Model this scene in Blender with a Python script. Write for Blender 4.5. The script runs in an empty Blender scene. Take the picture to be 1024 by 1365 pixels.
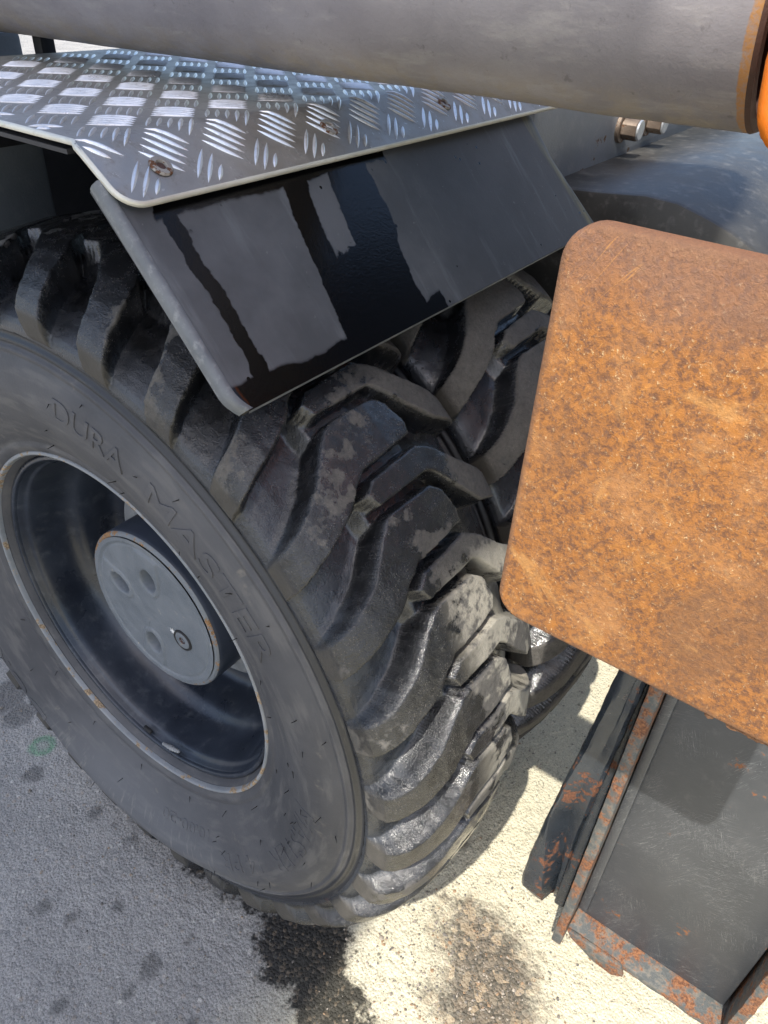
import bpy, bmesh, math, random
import numpy as np
from mathutils import Vector, Matrix
random.seed(7); RNG = np.random.default_rng(7)
C = bpy.context.scene.collection
scene = bpy.context.scene
# ------------------------------------------------------------------ camera
R = ((0.5901, -0.806, 0.0465), (-0.4612, -0.3838, -0.8), (0.6626, 0.4507, -0.5982))
cam_d = bpy.data.cameras.new('camera'); cam = bpy.data.objects.new('camera', cam_d); C.objects.link(cam)
m3 = Matrix(((R[0][0], -R[1][0], -R[2][0]), (R[0][1], -R[1][1], -R[2][1]), (R[0][2], -R[1][2], -R[2][2])))
cam.matrix_world = Matrix.Translation((-0.4065, -0.6973, 0.7744)) @ m3.to_4x4()
cam_d.sensor_fit = 'VERTICAL'; cam_d.sensor_height = 36.0; cam_d.lens = 36.0 * 1003.0 / 1365.0
cam_d.clip_start = 0.02; cam_d.clip_end = 500
scene.camera = cam
# ------------------------------------------------------------------ sky, sun, exposure
SUN = Vector((-0.62, -0.11, 1.0)).normalized()
world = bpy.data.worlds.new('World'); scene.world = world; world.use_nodes = True
wn = world.node_tree.nodes; wl = world.node_tree.links
sky = wn.new('ShaderNodeTexSky'); sky.sky_type = 'NISHITA'; sky.sun_disc = False
sky.sun_elevation = math.asin(SUN.z); sky.sun_rotation = math.atan2(SUN.x, SUN.y)
sky.air_density = 1.0; sky.dust_density = 2.5; sky.ozone_density = 1.0
wl.new(sky.outputs[0], wn['Background'].inputs['Color']); wn['Background'].inputs['Strength'].default_value = 0.15
sd = bpy.data.lights.new('sun', 'SUN'); sun = bpy.data.objects.new('sun', sd); C.objects.link(sun)
sd.energy = 3.4; sd.angle = math.radians(0.53); sd.color = (1.0, 0.95, 0.86)
sun.rotation_euler = SUN.to_track_quat('Z', 'Y').to_euler(); sun.location = SUN * 8
vs = scene.view_settings; vs.view_transform = 'Standard'; vs.look = 'None'; vs.gamma = 1; vs.exposure = 1.0; vs.use_curve_mapping = False
GZ = -0.505      # ground level (the wheel axle is the origin)
# ------------------------------------------------------------------ helpers
class Mat:
    def __init__(s, name):
        s.m = bpy.data.materials.new(name); s.m.use_nodes = True
        s.t = s.m.node_tree; s.n = s.t.nodes; s.l = s.t.links; s.b = s.n['Principled BSDF']
        s.tc = s.n.new('ShaderNodeTexCoord').outputs['Object']
    def put(s, sock, v):
        if isinstance(v, bpy.types.NodeSocket): s.l.new(v, sock)
        elif isinstance(v, (tuple, list)) and len(v) == 3 and sock.type == 'RGBA': sock.default_value = (*v, 1)
        else: sock.default_value = v
    def geo(s): return s.n.new('ShaderNodeNewGeometry').outputs['Position']
    def noise(s, scale, detail=4, rough=.55, co=None, dist=0.0, col=False):
        k = s.n.new('ShaderNodeTexNoise'); s.put(k.inputs['Vector'], co or s.tc)
        k.inputs['Scale'].default_value = scale; k.inputs['Detail'].default_value = detail; k.inputs['Roughness'].default_value = rough
        k.inputs['Distortion'].default_value = dist
        return k.outputs['Color' if col else 'Fac']
    def voro(s, scale, feat='F1', out='Distance', co=None, rnd=1.0):
        k = s.n.new('ShaderNodeTexVoronoi'); k.feature = feat; s.put(k.inputs['Vector'], co or s.tc)
        k.inputs['Scale'].default_value = scale; k.inputs['Randomness'].default_value = rnd
        return k.outputs[out]
    def scale(s, v, co=None):
        k = s.n.new('ShaderNodeMapping'); s.put(k.inputs['Vector'], co or s.tc); k.inputs['Scale'].default_value = v
        return k.outputs[0]
    def rot(s, r, v=(1, 1, 1), co=None):
        k = s.n.new('ShaderNodeMapping'); k.vector_type = 'POINT'; s.put(k.inputs['Vector'], co or s.tc)
        k.inputs['Rotation'].default_value = r
        return s.scale(v, k.outputs[0])
    def math(s, op, a, b=0.0, c=None, clamp=False):
        k = s.n.new('ShaderNodeMath'); k.operation = op; k.use_clamp = clamp
        s.put(k.inputs[0], a); s.put(k.inputs[1], b)
        if c is not None: s.put(k.inputs[2], c)
        return k.outputs[0]
    def ss(s, v, lo, hi, a=0.0, b=1.0):
        k = s.n.new('ShaderNodeMapRange'); k.interpolation_type = 'SMOOTHSTEP'; s.put(k.inputs[0], v)
        for i, x in enumerate((lo, hi, a, b)): s.put(k.inputs[i + 1], x)
        return k.outputs[0]
    def mix(s, f, a, b, mode='MIX'):
        k = s.n.new('ShaderNodeMix'); k.data_type = 'RGBA'; k.blend_type = mode
        s.put(k.inputs['Factor'], f); s.put(k.inputs['A'], a); s.put(k.inputs['B'], b)
        return k.outputs['Result']
    def mixf(s, f, a, b):
        k = s.n.new('ShaderNodeMix'); k.data_type = 'FLOAT'
        s.put(k.inputs['Factor'], f); s.put(k.inputs['A'], a); s.put(k.inputs['B'], b)
        return k.outputs['Result']
    def attr(s, name):
        k = s.n.new('ShaderNodeAttribute'); k.attribute_name = name
        q = s.n.new('ShaderNodeSeparateColor'); s.l.new(k.outputs['Color'], q.inputs[0])
        return q.outputs[0], q.outputs[1], q.outputs[2]
    def sep(s, co=None):
        q = s.n.new('ShaderNodeSeparateXYZ'); s.put(q.inputs[0], co or s.tc); return q.outputs[0], q.outputs[1], q.outputs[2]
    def comb(s, x, y, z):
        q = s.n.new('ShaderNodeCombineXYZ'); s.put(q.inputs[0], x); s.put(q.inputs[1], y); s.put(q.inputs[2], z); return q.outputs[0]
    def bump(s, h, strength=.4, dist=.002, prev=None):
        k = s.n.new('ShaderNodeBump'); k.inputs['Strength'].default_value = strength; k.inputs['Distance'].default_value = dist
        s.put(k.inputs['Height'], h)
        if prev is not None: s.l.new(prev, k.inputs['Normal'])
        return k.outputs[0]
    def out(s, col, rough=.5, metal=0.0, normal=None, spec=.5, coat=None, coat_r=.05, coat_n=None):
        s.put(s.b.inputs['Base Color'], col); s.put(s.b.inputs['Roughness'], rough); s.put(s.b.inputs['Metallic'], metal)
        s.put(s.b.inputs['Specular IOR Level'], spec)
        if normal is not None: s.l.new(normal, s.b.inputs['Normal'])
        if coat is not None: s.put(s.b.inputs['Coat Weight'], coat); s.put(s.b.inputs['Coat Roughness'], coat_r)
        if coat_n is not None: s.l.new(coat_n, s.b.inputs['Coat Normal'])
        return s.m

def mesh_obj(name, verts, faces, mat=None, parent=None, smooth=True, sharp=None):
    me = bpy.data.meshes.new(name); me.from_pydata([tuple(v) for v in verts], [], [tuple(f) for f in faces]); me.update()
    return link(name, me, mat, parent, smooth, sharp)
def link(name, me, mat=None, parent=None, smooth=True, sharp=None):
    o = bpy.data.objects.new(name, me); C.objects.link(o)
    if mat and not me.materials: me.materials.append(mat)
    if parent: o.parent = parent
    if smooth:
        me.polygons.foreach_set('use_smooth', [True] * len(me.polygons))
        if sharp: me.set_sharp_from_angle(angle=math.radians(sharp))
    return o
def bm_obj(name, bm, mat=None, parent=None, smooth=True, sharp=35):
    bmesh.ops.recalc_face_normals(bm, faces=bm.faces)
    me = bpy.data.meshes.new(name); bm.to_mesh(me); bm.free()
    return link(name, me, mat, parent, smooth, sharp)
def bevel_bm(bm, w, seg=2, ang=30):
    es = [e for e in bm.edges if len(e.link_faces) == 2 and e.calc_face_angle(0) > math.radians(ang)]
    bmesh.ops.bevel(bm, geom=es, offset=w, segments=seg, affect='EDGES', profile=.5)
def box_bm(lo, hi, bev=0.0, seg=2):
    bm = bmesh.new(); bmesh.ops.create_cube(bm, size=1)
    for v in bm.verts: v.co = Vector([(lo[i] + hi[i]) / 2 + v.co[i] * (hi[i] - lo[i]) for i in range(3)])
    if bev: bevel_bm(bm, bev, seg)
    return bm
def prism_bm(pts, axis, a, b, bev=0.0, seg=2):
    """extrude the 2D outline pts along axis from a to b"""
    bm = bmesh.new()
    def P(p, t): return Vector((t, p[0], p[1])) if axis == 0 else Vector((p[0], t, p[1])) if axis == 1 else Vector((p[0], p[1], t))
    A = [bm.verts.new(P(p, a)) for p in pts]; B = [bm.verts.new(P(p, b)) for p in pts]
    bm.faces.new(A[::-1]); bm.faces.new(B)
    for i in range(len(pts)): bm.faces.new((A[i], A[(i + 1) % len(pts)], B[(i + 1) % len(pts)], B[i]))
    bmesh.ops.recalc_face_normals(bm, faces=bm.faces)
    if bev: bevel_bm(bm, bev, seg)
    return bm
def lathe(name, prof, n, mat, parent, sharp=35, closed=False, wob=0):
    """revolve (x, r) profile about the X axis"""
    vs_, fs = [], []
    for k in range(n):
        a = 2 * math.pi * k / n
        for x, r in prof: vs_.append((x, -r * math.sin(a), r * math.cos(a)))
    m = len(prof)
    for k in range(n):
        k2 = (k + 1) % n
        for i in range(m if closed else m - 1):
            j = (i + 1) % m
            fs.append((k * m + i, k * m + j, k2 * m + j, k2 * m + i))
    return mesh_obj(name, vs_, fs, mat, parent, True, sharp)
def smooth_prof(pts, step=.004, rounds=2):
    P = [np.array(p, float) for p in pts]
    for _ in range(rounds):
        Q = [P[0]]
        for a, b in zip(P[:-1], P[1:]): Q += [a * .75 + b * .25, a * .25 + b * .75]
        Q.append(P[-1]); P = Q
    return [tuple(p) for p in P]
def vnoise(x, y, z, seed=0):
    """vectorised value noise in [-1,1]"""
    xi, yi, zi = np.floor(x).astype(np.int64), np.floor(y).astype(np.int64), np.floor(z).astype(np.int64)
    xf, yf, zf = x - xi, y - yi, z - zi
    s = lambda t: t * t * (3 - 2 * t)
    u, v, w = s(xf), s(yf), s(zf)
    def h(a, b, c):
        n = (a * 374761393 + b * 668265263 + c * 2147483647 + seed * 974634777) & 0xffffffff
        n = ((n ^ (n >> 13)) * 1274126177) & 0xffffffff
        n = n ^ (n >> 16)
        return (n & 0xffff) / 32767.5 - 1
    r = 0
    for dx in (0, 1):
        for dy in (0, 1):
            for dz in (0, 1):
                r = r + h(xi + dx, yi + dy, zi + dz) * (u if dx else 1 - u) * (v if dy else 1 - v) * (w if dz else 1 - w)
    return r
# ------------------------------------------------------------------ materials
def mat_asphalt():
    M = Mat('asphalt'); co = M.geo(); x, y, z = M.sep(co)
    w = M.noise(28, 4, .7, co); w2 = M.noise(130, 3, .7, co); wv = M.math('ADD', M.math('MULTIPLY', M.math('SUBTRACT', w, .5), .10), M.math('MULTIPLY', M.math('SUBTRACT', w2, .5), .045))
    def blob(cx, cy, rx, ry, ang=0.0, soft=.012, jag=1.0):
        c, s_ = math.cos(ang), math.sin(ang)
        dx = M.math('SUBTRACT', x, cx); dy = M.math('SUBTRACT', y, cy)
        u = M.math('DIVIDE', M.math('ADD', M.math('MULTIPLY', dx, c), M.math('MULTIPLY', dy, s_)), rx)
        v = M.math('DIVIDE', M.math('SUBTRACT', M.math('MULTIPLY', dy, c), M.math('MULTIPLY', dx, s_)), ry)
        d = M.math('SQRT', M.math('ADD', M.math('MULTIPLY', u, u), M.math('MULTIPLY', v, v)))
        d = M.math('MULTIPLY', M.math('SUBTRACT', d, 1.0), min(rx, ry))
        d = M.math('ADD', d, M.math('MULTIPLY', wv, jag))
        return M.ss(d, -soft, soft, 1.0, 0.0)
    def mx(*a):
        r = a[0]
        for b in a[1:]: r = M.math('MAXIMUM', r, b)
        return r
    wet = mx(blob(-.002, -.315, .075, .080, .2), blob(-.042, -.395, .050, .075, 0), blob(.01, -.20, .022, .11, .1), blob(.0, -.10, .03, .08))
    wet2 = mx(blob(.155, -.565, .065, .10, -.4, .03), blob(.09, -.60, .07, .085, .0, .03), blob(.2, -.49, .022, .03, 0, .02), blob(.30, -.42, .015, .02, 0, .014))
    spots = mx(*[blob(px, py, r1, r1 * .8, 0, .006, .35) for px, py, r1 in ((-.081, .291, .022), (-.065, .132, .016), (-.057, .039, .010), (-.218, .058, .014), (-.202, .007, .012), (-.145, -.038, .012), (-.174, -.15, .018), (-.218, -.153, .010), (-.288, -.086, .012), (-.015, .495, .05), (-.02, .43, .035), (-.19, -.26, .012), (-.11, -.17, .008))])
    # aggregate: stones set in binder
    cv = M.voro(210, 'F1', 'Color', co); dv = M.voro(210, 'F1', 'Distance', co)
    cv2 = M.voro(95, 'F1', 'Color', co); dv2 = M.voro(95, 'F1', 'Distance', co)
    s1 = M.n.new('ShaderNodeSeparateColor'); M.l.new(cv, s1.inputs[0]); s2 = M.n.new('ShaderNodeSeparateColor'); M.l.new(cv2, s2.inputs[0])
    big = M.noise(5, 5, .6, co); fine = M.noise(420, 4, .8, co); mid = M.noise(60, 4, .65, co)
    base = M.mix(M.ss(big, .3, .7), (.31, .306, .298), (.41, .402, .388))
    base = M.mix(M.ss(fine, .32, .68, 0, .75), M.mix(1.0, base, (.50, .50, .50), 'MULTIPLY'), M.mix(1.0, base, (1.35, 1.33, 1.28), 'MULTIPLY'))
    stone = M.math('MULTIPLY', M.ss(s1.outputs[0], .55, .8), M.ss(dv, .42, .2))
    base = M.mix(M.math('MULTIPLY', stone, .8), base, M.mix(s1.outputs[1], (.24, .22, .2), (.42, .40, .37)))
    stone2 = M.math('MULTIPLY', M.ss(s2.outputs[0], .80, .86), M.ss(dv2, .40, .25))
    base = M.mix(M.math('MULTIPLY', stone2, .8), base, M.mix(s2.outputs[2], (.28, .24, .2), (.5, .48, .44)))
    pit = M.math('MULTIPLY', M.ss(mid, .60, .72), M.ss(fine, .42, .56))
    base = M.mix(M.math('MULTIPLY', pit, .55), base, (.06, .058, .055))
    # sunlight painted in: cream tone over the lit strip in front of the wheel
    pale = M.ss(M.math('ADD', M.math('MULTIPLY', y, -1.0), M.math('MULTIPLY', M.math('SUBTRACT', big, .5), .16)), .25, .42)
    base = M.mix(M.math('MULTIPLY', pale, .85), base, M.mix(M.ss(fine, .3, .7), (.46, .42, .30), (.78, .72, .53)))
    base = M.mix(M.math('MULTIPLY', M.math('MULTIPLY', pale, M.ss(w2, .56, .66)), M.ss(mid, .45, .6, .15, .8)), base, (.12, .115, .095))
    wetc = M.mix(M.ss(s1.outputs[0], .72, .86), (.007, .007, .007), M.mix(s1.outputs[1], (.028, .027, .025), (.10, .075, .05)))
    base = M.mix(M.math('MULTIPLY', wet, .93), base, wetc)
    wetc2 = M.mix(M.ss(s2.outputs[0], .45, .85), M.mix(M.ss(s1.outputs[0], .35, .8), (.05, .042, .032), (.14, .11, .08)), M.mix(s2.outputs[1], (.12, .10, .075), (.36, .27, .17)))
    base = M.mix(M.math('MULTIPLY', wet2, .92), base, wetc2)
    base = M.mix(M.math('MULTIPLY', spots, M.ss(fine, .38, .60, .15, .75)), base, (.035, .034, .034))
    gd = M.math('MULTIPLY', blob(-.036, .331, .024, .024, 0, .005, .12), M.math('SUBTRACT', 1.0, M.math('MULTIPLY', blob(-.036, .331, .012, .012, 0, .006, .15), .75)))
    base = M.mix(M.math('MULTIPLY', gd, M.ss(fine, .40, .56, .1, .8)), base, (.06, .26, .12))
    h = M.math('ADD', M.math('MULTIPLY', fine, .8), M.math('MULTIPLY', dv, -1.0))
    h = M.math('ADD', h, M.math('MULTIPLY', dv2, -.7)); h = M.math('ADD', h, M.math('MULTIPLY', w2, .9))
    nrm = M.bump(h, .75, .0032)
    return M.out(base, M.mixf(wet, M.mixf(wet2, .9, .5), .55), 0, nrm, M.mixf(wet, .45, .22))
def mat_tread():
    M = Mat('tread_rubber'); lug, end, sw = M.attr('zone'); x, y, z = M.sep()
    n1 = M.noise(13, 5, .6); n2 = M.noise(55, 5, .65); n3 = M.noise(240, 5, .7); n4 = M.noise(700, 2, .6)
    nd = M.noise(9, 3, .5, M.scale((1, 1.7, 1), None)); grit = M.voro(420, 'F1', 'Distance')
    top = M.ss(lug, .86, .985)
    col = M.mix(M.ss(n2, .3, .7), (.006, .0065, .0075), (.015, .016, .019))
    # dried dust on the worn lug tops, thick on the inner lug tips, more painted in at the sun patch
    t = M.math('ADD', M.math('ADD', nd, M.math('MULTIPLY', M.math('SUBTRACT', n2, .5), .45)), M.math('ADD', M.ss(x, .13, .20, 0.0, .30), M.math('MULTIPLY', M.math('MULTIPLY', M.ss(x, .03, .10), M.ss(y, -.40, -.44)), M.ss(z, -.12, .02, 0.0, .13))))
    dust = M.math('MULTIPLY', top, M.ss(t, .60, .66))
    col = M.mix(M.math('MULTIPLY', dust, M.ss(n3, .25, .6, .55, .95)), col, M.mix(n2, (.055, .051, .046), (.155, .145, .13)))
    sun_patch = M.math('MULTIPLY', M.math('MULTIPLY', M.math('MULTIPLY', M.ss(x, .05, .12), M.ss(x, .27, .25)), M.ss(y, -.425, -.455)), M.math('MULTIPLY', M.ss(z, -.06, .06), M.ss(M.math('ADD', n1, M.math('MULTIPLY', n2, .5)), .66, .76)))
    dust = M.math('MAXIMUM', dust, sun_patch)
    col = M.mix(M.math('MULTIPLY', sun_patch, M.ss(n3, .2, .5, .6, 1.0)), col, M.mix(n2, (.20, .185, .15), (.42, .39, .32)))  # sunlight on the tread front put into the colour as a pale patch
    sand = M.math('MULTIPLY', M.math('MULTIPLY', M.ss(lug, .35, .9), M.ss(n2, .44, .60)), M.ss(grit, .26, .16))
    col = M.mix(M.math('MULTIPLY', sand, .75), col, M.mix(n1, (.10, .09, .075), (.26, .235, .20)))
    # brown mud film on the lug ends
    mud = M.math('MULTIPLY', end, M.ss(n1, .38, .56, .35, 1.0))
    col = M.mix(M.math('MULTIPLY', mud, .9), col, M.mix(n2, (.040, .036, .030), (.075, .068, .056)))
    side = M.math('MULTIPLY', M.ss(sw, .25, .75), M.math('SUBTRACT', 1.0, M.ss(lug, .2, .6)))
    film = M.math('MULTIPLY', side, M.ss(n1, .35, .65, .2, .8))
    col = M.mix(M.math('MULTIPLY', film, .65), col, (.034, .040, .050))
    red = M.math('MULTIPLY', M.math('MULTIPLY', M.ss(M.noise(9, 2, .5), .70, .74), M.ss(n3, .5, .6)), side)
    col = M.mix(M.math('MULTIPLY', red, .5), col, (.16, .03, .02))
    wetr = M.mixf(M.ss(n2, .35, .65), .10, .30)
    ro = M.mixf(M.math('MAXIMUM', M.math('MAXIMUM', dust, sand), mud), wetr, .88)
    ro = M.mixf(M.math('MULTIPLY', film, .6), ro, .5)
    nb = M.bump(M.math('ADD', M.math('MULTIPLY', n2, .5), M.math('MULTIPLY', n3, M.mixf(M.ss(lug, .3, .9), .45, 1.0))), .6, .0026)
    nb = M.bump(n4, .7, .0011, nb)
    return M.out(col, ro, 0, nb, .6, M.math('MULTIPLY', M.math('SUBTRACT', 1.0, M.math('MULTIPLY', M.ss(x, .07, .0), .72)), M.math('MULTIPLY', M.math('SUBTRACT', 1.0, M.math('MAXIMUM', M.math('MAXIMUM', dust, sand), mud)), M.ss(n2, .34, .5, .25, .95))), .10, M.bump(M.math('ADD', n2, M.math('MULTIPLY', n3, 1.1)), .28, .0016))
def mat_sidewall():
    M = Mat('sidewall_rubber'); x, y, z = M.sep()
    r = M.math('SQRT', M.math('ADD', M.math('MULTIPLY', y, y), M.math('MULTIPLY', z, z)))
    ang = M.math('ARCTAN2', y, z); polar = M.comb(M.math('MULTIPLY', ang, .42), r, x)
    n1 = M.noise(6, 5, .6); n2 = M.noise(40, 5, .65); n3 = M.noise(300, 4, .7); arc = M.noise(14, 5, .6, M.scale((.9, 5, 1), polar)); rad = M.noise(60, 5, .65, M.scale((2.2, .35, 1), polar))
    col = M.mix(M.ss(n1, .3, .7), (.042, .043, .048), (.072, .072, .077))
    col = M.mix(M.ss(arc, .48, .68, 0, .65), col, (.105, .102, .100))
    low = M.math('MULTIPLY', M.ss(z, -.26, -.36), M.ss(r, .33, .37))
    col = M.mix(M.math('MULTIPLY', M.math('MULTIPLY', M.ss(rad, .53, .66), low), .55), col, (.24, .225, .19))
    col = M.mix(M.math('MULTIPLY', M.ss(z, -.24, -.36), .5), col, (.13, .135, .145))
    tan = M.math('MULTIPLY', M.ss(M.noise(22, 4, .6), .64, .74), M.ss(rad, .4, .6))
    col = M.mix(M.math('MULTIPLY', tan, .45), col, (.26, .23, .18))
    edge = M.math('ADD', r, M.math('MULTIPLY', M.math('SUBTRACT', n2, .5), .006))
    wl_ = M.math('MAXIMUM', M.ss(edge, .4285, .4315), M.ss(M.math('ADD', z, M.math('MULTIPLY', M.math('SUBTRACT', rad, .5), .012)), -.395, -.399))
    col = M.mix(M.math('MULTIPLY', wl_, .82), col, (.014, .015, .017))
    strk = M.math('MULTIPLY', wl_, M.ss(M.noise(18, 5, .65, M.scale((1, 6, 1), polar)), .60, .70))
    col = M.mix(M.math('MULTIPLY', strk, .5), col, (.10, .095, .085))
    nb = M.bump(M.math('ADD', n3, n2), .35, .0012)
    return M.out(col, M.mixf(wl_, .62, .40), 0, nb, .45)
def mat_paint(name, c1, c2, rough=.4, chip=.0, chipcol=(.30, .13, .05), metal=0.0, sc=1.0, dustc=(.2, .19, .17), dust=.3, bumpd=.0008, lo=.62, spec=.5):
    M = Mat(name); n1 = M.noise(7 * sc, 5, .6); n2 = M.noise(45 * sc, 5, .65); n3 = M.noise(260 * sc, 4, .7)
    col = M.mix(M.ss(n1, .3, .7), c1, c2)
    col = M.mix(M.math('MULTIPLY', M.ss(n2, .5, .75), dust), col, dustc)
    r = M.mixf(M.ss(n1, .3, .7), rough * .8, rough * 1.25)
    if chip:
        ch = M.math('MULTIPLY', M.ss(M.math('ADD', M.math('MULTIPLY', n1, .5), M.math('MULTIPLY', n2, .5)), lo - chip * .12, lo - chip * .12 + .035), 1.0)
        cc = M.mix(M.ss(n3, .35, .65), tuple(v * .35 for v in chipcol), chipcol)
        col = M.mix(ch, col, cc); r = M.mixf(ch, r, .85)
        nb = M.bump(M.math('ADD', M.math('MULTIPLY', ch, -1.2), M.math('ADD', n3, M.math('MULTIPLY', n2, .6))), .45, bumpd * 1.6)
    else: nb = M.bump(M.math('ADD', n3, M.math('MULTIPLY', n2, .8)), .35, bumpd)
    return M.out(col, r, metal, nb, spec)
def mat_scratched_panel():
    M = Mat('scratched_dark_paint'); n1 = M.noise(6, 5, .6); n2 = M.noise(40, 5, .7); n3 = M.noise(300, 4, .7)
    col = M.mix(M.ss(n1, .3, .7), (.040, .044, .050), (.062, .066, .072))
    scr = None
    for k, (a, sx, sy) in enumerate(((.4, 1, 14), (-.5, 12, 1), (1.1, 1, 10), (-1.2, 1, 16))):
        q = M.noise(26, 2, .5, M.rot((a, 0, 0), (1, sx, sy)), .9)
        s = M.math('MULTIPLY', M.ss(M.math('ABSOLUTE', M.math('SUBTRACT', q, .5)), .016, .0), M.ss(M.noise(11 + k, 3, .6), .50, .66))
        scr = s if scr is None else M.math('MAXIMUM', scr, s)
    col = M.mix(M.math('MULTIPLY', scr, .5), col, (.30, .30, .29))
    col = M.mix(M.ss(n2, .55, .75, 0, .4), col, (.11, .11, .11))
    rust = M.ss(M.math('ADD', M.math('MULTIPLY', n2, .6), M.math('MULTIPLY', M.noise(16, 4, .6), .4)), .625, .66)
    col = M.mix(rust, col, M.mix(n3, (.10, .042, .022), (.28, .115, .045)))
    nb = M.bump(M.math('ADD', M.math('ADD', n3, n2), M.math('MULTIPLY', scr, -.8)), .35, .0008)
    return M.out(col, M.mixf(rust, .42, .85), 0, nb, .5)
def mat_rust_plate():
    M = Mat('orange_rust'); n0 = M.noise(6.0, 4, .6); n1 = M.noise(23, 6, .65); n2 = M.noise(100, 6, .7); n3 = M.noise(450, 5, .75); vr = M.noise(210, 3, .6, None, 1.5)
    stre = M.noise(66, 5, .7, M.rot((.9, 0, 0), (1, 1, 5)))
    cellr = M.noise(235, 5, .75, None, .4)
    col = M.mix(M.ss(cellr, .36, .60), (.140, .066, .036), (.34, .138, .036))
    col = M.mix(M.ss(n1, .45, .72, 0, .7), col, M.mix(n3, (.30, .13, .045), (.50, .26, .11)))
    col = M.mix(M.ss(M.math('ADD', M.math('MULTIPLY', n0, .5), M.math('MULTIPLY', n2, .5)), .53, .62, 0, .6), col, (.42, .165, .030))
    col = M.mix(M.ss(n3, .58, .70, 0, .8), col, M.mix(n1, (.55, .42, .24), (.72, .50, .26)))
    col = M.mix(M.ss(M.noise(290, 4, .75), .56, .66, 0, .8), col, (.15, .075, .045))
    col = M.mix(M.ss(stre, .60, .68, 0, .45), col, (.50, .22, .05))
    big = M.noise(9, 5, .6, None, .6); big2 = M.noise(14, 6, .65, M.rot((.7, 0, 0), (1, 1.6, 1)), .8)
    col = M.mix(M.ss(big, .52, .66, 0, .65), col, M.mix(n3, (.115, .060, .036), (.24, .115, .05)))
    col = M.mix(M.ss(big2, .56, .68, 0, .6), col, M.mix(n3, (.46, .20, .045), (.60, .34, .13)))
    col = M.mix(M.math('MULTIPLY', M.ss(big2, .42, .30), M.ss(n2, .45, .65, 0, .6)), col, (.36, .23, .12))
    x, y, z = M.sep(); top_shade = M.ss(M.math('ADD', z, M.math('MULTIPLY', M.math('SUBTRACT', n1, .5), .06)), .615, .665)
    col = M.mix(M.math('MULTIPLY', top_shade, .65), col, M.mix(n3, (.12, .070, .055), (.25, .14, .10)))  # shadow on the upper part of the plate painted in as darker brown
    q1 = M.noise(30, 1, .4, M.rot((.95, 0, 0), (1, .35, 9)), .4); scr = M.math('MULTIPLY', M.ss(M.math('ABSOLUTE', M.math('SUBTRACT', q1, .5)), .010, .0), M.ss(M.noise(12, 2, .5), .54, .62))
    col = M.mix(M.math('MULTIPLY', scr, .6), col, (.50, .24, .07))
    ed = M.math('MAXIMUM', M.math('MAXIMUM', M.ss(M.math('ADD', y, M.math('MULTIPLY', M.math('SUBTRACT', n2, .5), .008)), -.5565, -.5525), M.ss(M.math('ADD', z, M.math('MULTIPLY', M.math('SUBTRACT', n2, .5), .008)), .4215, .4175)), M.ss(z, .670, .674))
    col = M.mix(M.math('MULTIPLY', ed, .7), col, M.mix(n3, (.09, .050, .035), (.24, .12, .06)))
    nb = M.bump(n0, .6, .012); nb = M.bump(n2, .5, .0025, nb); nb = M.bump(M.math('ADD', n3, M.math('MULTIPLY', vr, .7)), .85, .0016, nb)
    return M.out(col, .86, 0, nb, .35)
def mat_flange_rust():
    M = Mat('rusty_grey_paint'); n1 = M.noise(22, 5, .65); n2 = M.noise(75, 5, .7); n3 = M.noise(330, 4, .7)
    col = M.mix(M.ss(n2, .42, .6), (.075, .082, .082), (.15, .14, .12))
    f = M.ss(M.math('ADD', M.math('MULTIPLY', n1, .55), M.math('MULTIPLY', n2, .45)), .47, .56)
    col = M.mix(f, col, M.mix(M.ss(n3, .35, .65), (.09, .038, .022), (.26, .115, .052)))
    nb = M.bump(M.math('ADD', n2, n3), .7, .0015)
    return M.out(col, M.mixf(f, .6, .88), 0, nb, .4)
def mat_alu():
    M = Mat('tread_plate_aluminium'); n1 = M.noise(9, 5, .6); n2 = M.noise(60, 5, .7); n3 = M.noise(420, 4, .7); x, y, z = M.sep()
    brown = M.ss(M.math('ADD', x, M.math('MULTIPLY', M.math('SUBTRACT', n1, .5), .25)), .22, .42)
    col = M.mix(M.ss(n1, .3, .7), (.34, .315, .285), (.46, .435, .40))
    col = M.mix(M.math('MULTIPLY', brown, .75), col, (.30, .25, .20))
    gr = M.ss(n2, .54, .68, 0, .5); col = M.mix(gr, col, (.20, .19, .17))
    col = M.mix(M.ss(M.noise(140, 3, .7), .64, .70, 0, .6), col, (.62, .60, .56))
    nb = M.bump(M.math('ADD', n3, n2), .25, .0008)
    return M.out(col, M.mixf(M.ss(n2, .3, .7), .40, .58), M.mixf(M.math('MAXIMUM', gr, M.math('MULTIPLY', brown, .5)), .88, .5), nb, .5)
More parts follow.
